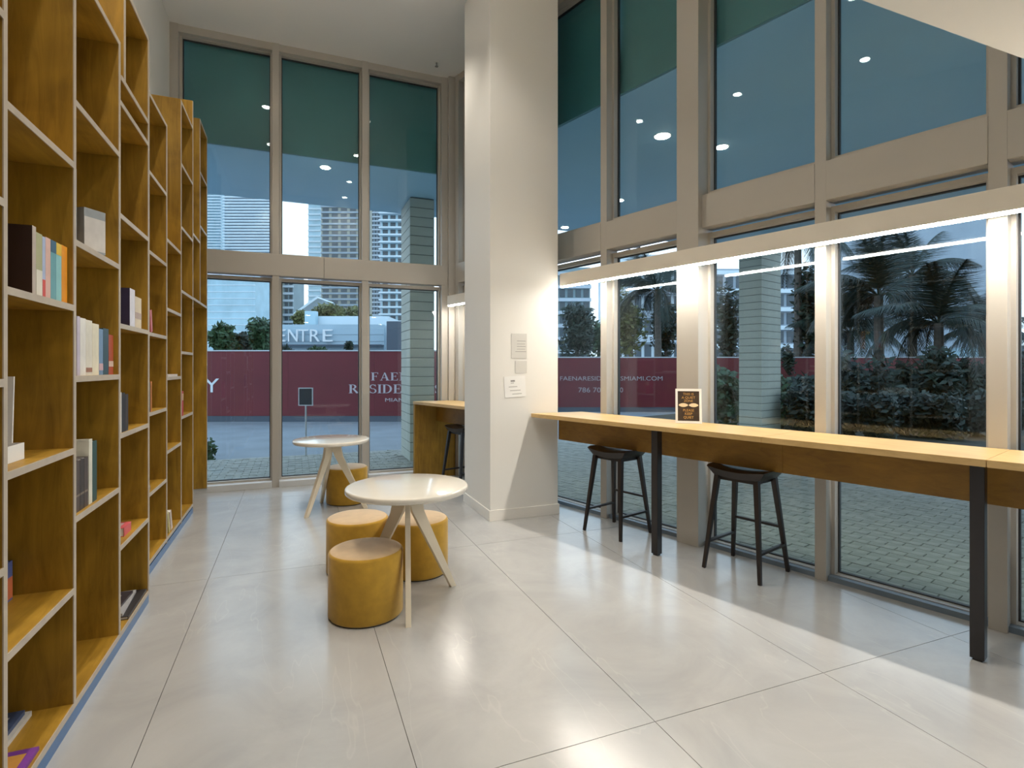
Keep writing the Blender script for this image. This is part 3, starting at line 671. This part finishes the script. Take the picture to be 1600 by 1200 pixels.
# hoardings
def hoarding(x0, x1, d, top, label):
    a, b = far(x0, d), far(x1, d); L = (b-a).length
    r = empty('hoarding', (a.x, a.y, -.09), -YAW); tag(r, label, 'hoarding')
    n = max(1, int(L/2.4)); pw = L/n; me = None
    for k in range(n):
        if me is None: o = MB().box(0, pw-.004, 0, .06, .17, top+.09).build('panel', M['red'], r); me = o.data
        else: o = link('panel', me, None, r)
        o.location = (k*pw, 0, 0)
    MB().box(0, L, -.02, .08, top+.09, top+.125).build('cap', M['redcap'], r); MB().box(0, L, .01, .2, 0, .17).build('shadow_strip', M['bdark'], r)  # dark strip at the foot stands in for the shadow below the panels
    return r, a
hd, ha = hoarding(180, 720, 15.9, 1.97, 'dark red site hoarding with serif lettering outside the back window')
def onh(x, d, a): return (far(x, d)-a).dot(Rv)
def glyph(ch):                               # serif capitals, cap height 1 -> width, polygons in (x, z)
    t, hr, sf = .17, .055, .05
    P = []
    bx = lambda a, b, c, d: P.append([(a, c), (b, c), (b, d), (a, d)])
    def stem(x, w=t): bx(x, x+w, 0, 1); bx(x-.08, x+w+.08, 0, sf); bx(x-.08, x+w+.08, 1-sf, 1)
    def arc(cx, cz, rx_, rz_, a0, a1, tx_, tz_, n=14):
        for k in range(n):
            q = [math.radians(a0+(a1-a0)*(k+e)/n) for e in (0, 1)]
            P.append([(cx+rx_*math.cos(q[0]), cz+rz_*math.sin(q[0])), (cx+rx_*math.cos(q[1]), cz+rz_*math.sin(q[1])),
                      (cx+(rx_-tx_)*math.cos(q[1]), cz+(rz_-tz_)*math.sin(q[1])), (cx+(rx_-tx_)*math.cos(q[0]), cz+(rz_-tz_)*math.sin(q[0]))])
    if ch == 'I': stem(.08); return .33, P
    if ch in 'FE':
        stem(.08); bx(.08, .62, 1-hr, 1); bx(.57, .62, .78, 1); bx(.25, .48, .49, .49+hr); bx(.45, .49, .40, .64)
        if ch == 'E': bx(.08, .64, 0, hr); bx(.59, .64, 0, .24)
        return .72, P
    if ch == 'N':
        bx(.12, .12+hr, 0, 1); bx(.72, .72+hr, 0, 1); P.append([(.10, 1), (.30, 1), (.775, 0), (.62, 0)]); bx(.02, .27, 0, sf); bx(.62, .87, 1-sf, 1); bx(.0, .2, 1-sf, 1); return .90, P
    if ch == 'A':
        P.append([(.08, 0), (.08+hr, 0), (.46, 1), (.40, 1)]); P.append([(.60, 0), (.79, 0), (.47, 1), (.36, 1)]); bx(.2, .62, .30, .30+hr); bx(0, .24, 0, sf); bx(.52, .88, 0, sf); return .88, P
    if ch == 'D': stem(.08); arc(.3, .5, .5, .5, -90, 90, t, hr); bx(.1, .31, 1-hr, 1); bx(.1, .31, 0, hr); return .86, P
    if ch == 'R': stem(.08); arc(.3, .74, .33, .26, -90, 90, t*.9, hr); bx(.1, .31, 1-hr, 1); bx(.1, .31, .48, .48+hr); P.append([(.30, .5), (.48, .5), (.84, 0), (.64, 0)]); bx(.6, .88, 0, sf); return .86, P
    if ch == 'C': arc(.45, .5, .43, .5, 42, 318, t, hr, 20); bx(.74, .78, .68, .95); bx(.74, .78, .05, .3); return .84, P
    if ch == 'S': arc(.31, .74, .27, .26, 35, 270, .11, hr); arc(.31, .27, .29, .27, -145, 90, .12, hr); bx(.50, .54, .74, .97); bx(.06, .10, .03, .28); return .64, P
    if ch == 'M': return .9, P
def serif(s_, cap, width, xc, z, mat, parent, y):
    gl = [glyph(c) for c in s_]; W_ = sum(g_[0] for g_ in gl)+.06*(len(gl)-1); kx = width/W_; x = xc-width/2
    for w, polys in gl:
        mb = MB()
        for p in polys:
            i = len(mb.v); n = len(p); mb.v += [(a*kx, 0, b*cap) for a, b in p] + [(a*kx, .006, b*cap) for a, b in p]
            mb.f += [tuple(range(i, i+n)), tuple(range(i+2*n-1, i+n-1, -1))] + [(i+k, i+(k+1) % n, i+n+(k+1) % n, i+n+k) for k in range(n)]
        mb.build('letter', mat, parent, loc=(x, y, z)); x += (w+.06)*kx
u_ = 15.9/FPX
serif('FAENA', 12.5*u_, 76*u_, onh(618, 15.9, ha), zat(594.5, 15.9)+.09, M['letter'], hd, -.008)
serif('RESIDENCES', 13.8*u_, 146*u_, onh(618, 15.9, ha), zat(614.5, 15.9)+.09, M['letter'], hd, -.008)
text('lettering', 'MIAMI', 5.5*u_/.7, M['letter'], hd, (onh(618, 15.9, ha), -.008, zat(627.5, 15.9)+.09), width=32*u_)
text('lettering', 'Y', 22*u_/.7, M['letterw'], hd, (onh(331, 15.9, ha), -.008, zat(613, 15.9)+.09), width=23*u_)
hd2, hb = hoarding(770, 1620, 19.4, 1.84, 'dark red site hoarding with web address beyond the right windows')
text('lettering', 'FAENARESIDENCESMIAMI.COM', .215, M['letterd'], hd2, (onh(955, 19.4, hb), -.012, zat(594.5, 19.4)+.09), width=160/FPX*19.4)
text('lettering', '786 70', .25, M['letterd'], hd2, (onh(921, 19.4, hb), -.012, zat(613, 19.4)+.09), width=35/FPX*19.4)
text('lettering', '0', .25, M['letterd'], hd2, (onh(971, 19.4, hb), -.012, zat(613, 19.4)+.09))

# planting
def leaves(name, blobs, n, size, mat, parent):
    mb = MB()
    for _ in range(n):
        c, rr = random.choice(blobs)
        v = Vector((random.gauss(0, 1), random.gauss(0, 1), random.gauss(0, 1))).normalized() * (random.random()**.4)
        p = Vector(c) + Vector((v.x*rr[0], v.y*rr[1], v.z*rr[2]))
        a = Vector((random.gauss(0, 1), random.gauss(0, 1), random.gauss(0, 1))).normalized(); b = a.orthogonal().normalized(); s = size*random.uniform(.6, 1.4)
        i = len(mb.v); mb.v += [tuple(p - a*s), tuple(p + b*s*.45), tuple(p + a*s), tuple(p - b*s*.45)]; mb.f.append((i, i+1, i+2, i+3))
    me = bpy.data.meshes.new(name); me.from_pydata(mb.v, [], mb.f); o = link(name, me, mat, parent); o['kind'] = 'stuff'; return o
def tree(x, d, y0, y1, wpx, mat, label, n=1600, base=0, name='tree', size=.16):
    zt, zb = zat(y0, d), zat(y1, d); w = wpx/FPX*d/2; p = far(x, d, -.09)
    r = empty(name, p); tag(r, label, 'tree' if name == 'tree' else 'bush')
    blobs = []
    for k in range(9):
        a = random.uniform(0, 6.28); q = random.random()
        blobs.append(((math.cos(a)*w*.5*q, math.sin(a)*w*.5*q, random.uniform(zb+(zt-zb)*.25, zt-(zt-zb)*.25)+.09), (w*.55, w*.55, (zt-zb)*.3)))
    leaves('foliage', blobs, n, size, mat, r)
    tz = (zt+zb)/2+.09
    if name == 'tree': MB().tube([(0, 0, 0), (.05*w, 0, tz*.5), (0, .05*w, tz)], [.04*tz+.04, .03*tz+.03, .02], 8).build('trunk', M['bark'], r)
    else:
        for k in range(3): MB().tube([(.03*k, 0, 0), (.1*w*(k-1), .05, tz*.6)], [.02, .012], 6).build('stem', M['bark'], r)
    return r
tree(318, 9.2, 684, 742, 40, M['leaf'], 'low green bush outside the back window beside the bookcase', 500, name='bush', size=.05)
tree(345, 26, 506, 560, 60, M['leaf'], 'bushy green tree behind the red hoarding at far left'); tree(378, 28, 516, 560, 50, M['leaf2'], 'dark tree behind the hoarding between two green trees', 1200)
tree(408, 27, 498, 560, 56, M['leaf'], 'green tree behind the hoarding left of the mullion'); tree(448, 24, 540, 560, 24, M['leaf2'], 'small dark shrub top showing over the hoarding', 500, size=.1)
tree(498, 32, 540, 560, 44, M['leaf'], 'low green shrub below the white centre building', 700, size=.12); tree(546, 31, 530, 556, 18, M['leaf2'], 'small round tree before the white centre building', 600, size=.1)
tree(470, 62, 484, 512, 28, M['leaf3'], 'olive tree on the podium beside the sloping roof', 700, size=.3); tree(520, 64, 474, 502, 60, M['leaf3'], 'brown green tree row on the podium before the dark tower', 1400, size=.3); tree(560, 66, 478, 502, 50, M['leaf3'], 'olive tree row end on the podium', 1000, size=.3)
tree(900, 36, 470, 562, 70, M['leaf2'], 'dark round tree beyond the hoarding right of the pillar', 2200, size=.2); tree(935, 40, 500, 562, 50, M['leaf'], 'green tree beside the dark round tree', 1400, size=.2)
tree(985, 34, 440, 565, 70, M['leaf3'], 'olive tree before the pale apartment block', 2000, size=.2); tree(1040, 35, 470, 565, 50, M['leaf2'], 'dark green tree right of the olive tree', 1400, size=.2)
tree(1138, 24, 430, 570, 50, M['leaf2'], 'dark tree left of the grooved column outside', 1600, size=.15); tree(1262, 23, 400, 570, 70, M['leaf2'], 'dark leafy tree right of the grooved column outside', 2000, size=.15)
tree(1232, 18.4, 536, 600, 30, M['leaf2'], 'slim cypress-like shrub right of the grooved column', 600, name='bush', size=.08)
struct(nsbox(8.4, 22, -12, 9, -.2, -.02).build('planting_bed', M['hedge']), 'dark soil planting bed of the garden beyond the forecourt', 'planting bed')
hx = [1135, 1205, 1255, 1310, 1360, 1412, 1465, 1520, 1575, 1640]
hl = ['below the dark tree left of the grooved column', 'at the foot of the grooved column', 'right of the grooved column', 'first inside the wide window bay', 'second inside the wide window bay', 'third inside the wide window bay', 'fourth inside the wide window bay', 'at the right end of the wide window bay', 'behind the rightmost mullion', 'at the far right edge']
for k, x in enumerate(hx):
    tree(x, 13.6 + .5*(k % 3), (572 if k < 3 else 538) + (k*37) % 22, 668, 92, M['leaf'] if k < 2 else M['leaf2'], 'dense garden shrub %s' % hl[k], 1500, name='bush', size=.11)
fl_ = ['below the second mullion from the pillar', 'under the left end of the wide bay', 'left of centre under the wide bay', 'at centre under the wide bay', 'right of centre under the wide bay', 'under the right end of the wide bay', 'under the rightmost mullion']
for k, x in enumerate((1262, 1318, 1368, 1418, 1468, 1518, 1572)):
    tree(x, 11.6 + .35*(k % 2), 596 + (k*29) % 20, 690, 84, M['leaf2'], 'low dark shrub in the front row %s' % fl_[k], 1300, name='bush', size=.09)
def frond_mesh(L, droop, n=34):
    mb = MB(); pts = []
    for k in range(n+1):
        t = k/n; pts.append(Vector((L*t*(1-.18*droop*t), 0, L*(.50*t - droop*.85*t*t))))
    mb.tube([tuple(p) for p in pts[::3]], [.022*(1-.8*i/len(pts[::3])) for i in range(len(pts[::3]))], 5)
    for k in range(4, n+1):
        t = k/n; l = L*.34*math.sin(math.pi*min(1, .16+.80*t))+.06; tg = (pts[k]-pts[k-1]).normalized()
        for sd in (-1, 1):
            for e in (0, .33, .66):
                b0 = pts[k]-tg*e*L/n; dr = (tg*.8 + Vector((0, sd*random.uniform(.7, 1.1), 0)) - Vector((0, 0, random.uniform(.2, .6)))).normalized(); i = len(mb.v)
                mb.v += [tuple(b0 - tg*.012), tuple(b0 + tg*.012), tuple(b0 + dr*l*random.uniform(.75, 1.1) - Vector((0, 0, l*.25)))]; mb.f.append((i, i+1, i+2))
    me = bpy.data.meshes.new('frond'); me.from_pydata(mb.v, [], mb.f); me.materials.append(M['palm']); return me
FM = [frond_mesh(2.2, .45), frond_mesh(2.4, .75), frond_mesh(2.2, 1.1), frond_mesh(1.8, 1.5)]
def palm(x, d, yc, label, k=1.0, n=18):
    z = zat(yc, d); r = empty('palm_tree', far(x, d, -.09)); tag(r, label, 'palm tree', 'garden palms outside the right windows')
    MB().tube([(0, 0, 0), (.08, .03, z*.5), (.02, 0, z+.09)], [.17*k, .13*k, .11*k], 10).build('trunk', M['bark'], r)
    for i in range(n):
        o = link('frond', FM[i % 4], None, r); o.location = (.02, 0, z+.07); o.rotation_euler = (0, [-.75, -.3, 0, .1][i % 4], i*2.399 + random.uniform(-.2, .2)); o.scale = (k, k, k)
palm(1466, 14.5, 505, 'feathery palm with star-shaped crown in the wide right window bay', .95, 24)
palm(1372, 16.8, 462, 'taller feathery palm left of the star-crowned one', 1.1, 24)
palm(1328, 22.5, 520, 'lower palm behind the shrubs at left of the wide bay', 1.15, 24)
palm(1246, 23, 372, 'slender tall palm right of the grooved column', 1.2, 20)
palm(1027, 31, 455, 'palm before the pale apartment block', 1.5, 20)
palm(1535, 23, 520, 'far palm at right end of the wide bay', 1.15, 22)
palm(1425, 25.5, 430, 'tallest palm between the two main crowns, farther back', 1.4, 18)

# far buildings
def tower(name, x0, x1, d, yt, yb, body, label, pitch=0, slab_mat=None, over=.5, frac=.25, cols=0, depth=12, single=False, slabs=True):
    """a building at depth d; pitch = storey height in metres"""
    a, b = far(x0, d), far(x1, d); w = (b-a).length; zt = zat(yt, d)+.09
    r = empty(name, (a.x, a.y, -.09), -YAW); tag(r, label, 'building')
    MB().box(0, w, 0, depth, 0, zt).build('wall', body, r)
    if pitch:
        zlow = max(0, zat(yb, d)); n = max(1, int((zt-zlow)/pitch)); mb = MB()
        for k in range(n+1): mb.box(-over*.3, w+over*.3, -over, 0, zlow+k*pitch, zlow+k*pitch+pitch*frac)
        if slabs: mb.build('balcony_slabs', slab_mat or M['slab'], r)['kind'] = 'stuff'
        if cols:
            cw = w/cols; me = None; mw = MB()
            for k in range(n):
                for c in range(cols):
                    z0, z1 = pitch*(frac+.08), pitch*.93
                    if single and k*cols+c < 290:
                        if me is None: o = MB().box(cw*.16, cw*.84, -.12, 0, z0, z1).build('window', M['win'], r); me = o.data
                        else: o = link('window', me, None, r)
                        o.location = (c*cw, 0, zlow+k*pitch)
                    else: mw.box(c*cw+cw*.16, (c+1)*cw-cw*.16, -.12, 0, zlow+k*pitch+z0, zlow+k*pitch+z1)
            if mw.v: mw.build('windows', M['win'], r)['kind'] = 'stuff'
    return r
tower('apartment_tower', 290, 345, 640, 200, 520, M['bglass'], 'pale blue tower with curved white balconies at far left', 3.4, M['bwhite'], 3, .4, depth=20)
tower('apartment_tower', 351, 424, 600, 200, 520, M['bgrey'], 'broad grey tower with close horizontal balcony bands', 3.3, M['bwhite'], 3, .42, depth=20)
tower('glass_block', 300, 399, 180, 430, 560, M['bglass'], 'light blue glass office block behind the trees', 2.2, M['bwhite'], .1, .12)
tower('apartment_tower', 400, 427, 220, 425, 560, M['btan'], 'tan apartment tower beside the glass block', 3, M['slab'], .8, .3, 3)
tower('apartment_tower', 430, 458, 230, 420, 560, M['bteal'], 'teal grey apartment tower left of the white sky gap', 3, M['slab'], .8, .3, 4)
tower('apartment_tower', 482, 501, 330, 200, 540, M['bglass'], 'slim blue glass tower right of the white sky gap', 3.3, M['bwhite'], .5, .3)
tower('apartment_tower', 502, 573, 310, 200, 505, M['btan'], 'grey tower with a grid of square dark windows', 3.3, M['bgrey'], .6, .3, 5, single=True)
tower('apartment_tower', 575, 594, 420, 200, 540, M['bgrey'], 'grey tower behind the wide balcony tower', 3.3, M['slab'], .6, .3, 4)
tower('apartment_tower', 596, 632, 250, 200, 515, M['bglass'], 'tower with wide white balconies left of the grooved column', 3.3, M['bwhite'], 2.5, .22, 3, single=True)
cb = tower('centre_building', 436, 600, 42, 507, 590, M['bcentre'], 'low pale blue building carrying a row of sign letters', depth=3)
for k in range(7): MB().box(0, (far(600, 42)-far(436, 42)).length, -.03, 0, 1.0+.52*k, 1.02+.52*k).build('groove', M['bgrey'], cb)
for ch, x in zip('CENTRE', (421, 440, 460, 476, 493, 513)):
    text('sign_letter', ch, 20/FPX*42/.72, M['letterw'], cb, ((far(x, 42)-far(436, 42)).dot(Rv), -.25, zat(534, 42)+.09), depth=.08, width=15/FPX*42)
MB().box(0, (far(600, 42)-far(436, 42)).length, -1.0, 0, zat(541, 42)+.09, zat(539, 42)+.09).build('canopy', M['bdark'], cb)
tower('upper_storey', 478, 606, 46, 494, 560, M['bwhite'], 'pale upper storey behind the lettered building', 0, depth=6)
tower('stair_box', 476, 493, 45.3, 486, 560, M['bglass'], 'small pale stair box on the lettered building', 0, depth=.6)
tower('wall_block', 602, 640, 42.5, 509, 560, M['bwhite'], 'pale wall block right of the lettered building', 0, depth=2.5)
tower('screen_block', 604, 640, 39, 502, 541, M['bdark'], 'dark navy screen block beside the grooved column', 0, depth=2)
rf = MB().prism([(0, 0), (3.4, 0), (3.4, 6), (0, 6)], 0, .25).build('sloped_roof', M['bwhite'], loc=far(460, 64, zat(492, 64))); rf.rotation_euler = (0, -.62, -YAW); tag(rf, 'pale sloping canopy roof before the white sky gap', 'roof')
tower('apartment_block', 958, 1066, 70, 398, 572, M['bwhite'], 'pale apartment block with shaded balconies beyond the hoarding', 3.1, M['slab'], .8, .25, 7, single=True)
tower('apartment_block', 860, 922, 130, 418, 572, M['bteal'], 'grey green tower behind the dark round tree', 3.1, M['slab'], .6, .25, 5)
tower('apartment_block', 1100, 1290, 95, 420, 572, M['bgrey'], 'dim apartment block behind the grooved column', 3.2, M['bwhite'], .6, .22, 12)
tower('apartment_block', 1300, 1560, 160, 330, 572, M['bgrey'], 'hazy grey tower behind the palms')
tower('low_house', 1575, 1680, 33, 540, 600, M['bglass'], 'pale blue low house at the right edge', 2.6, M['bwhite'], .2, .12, 4, depth=5)
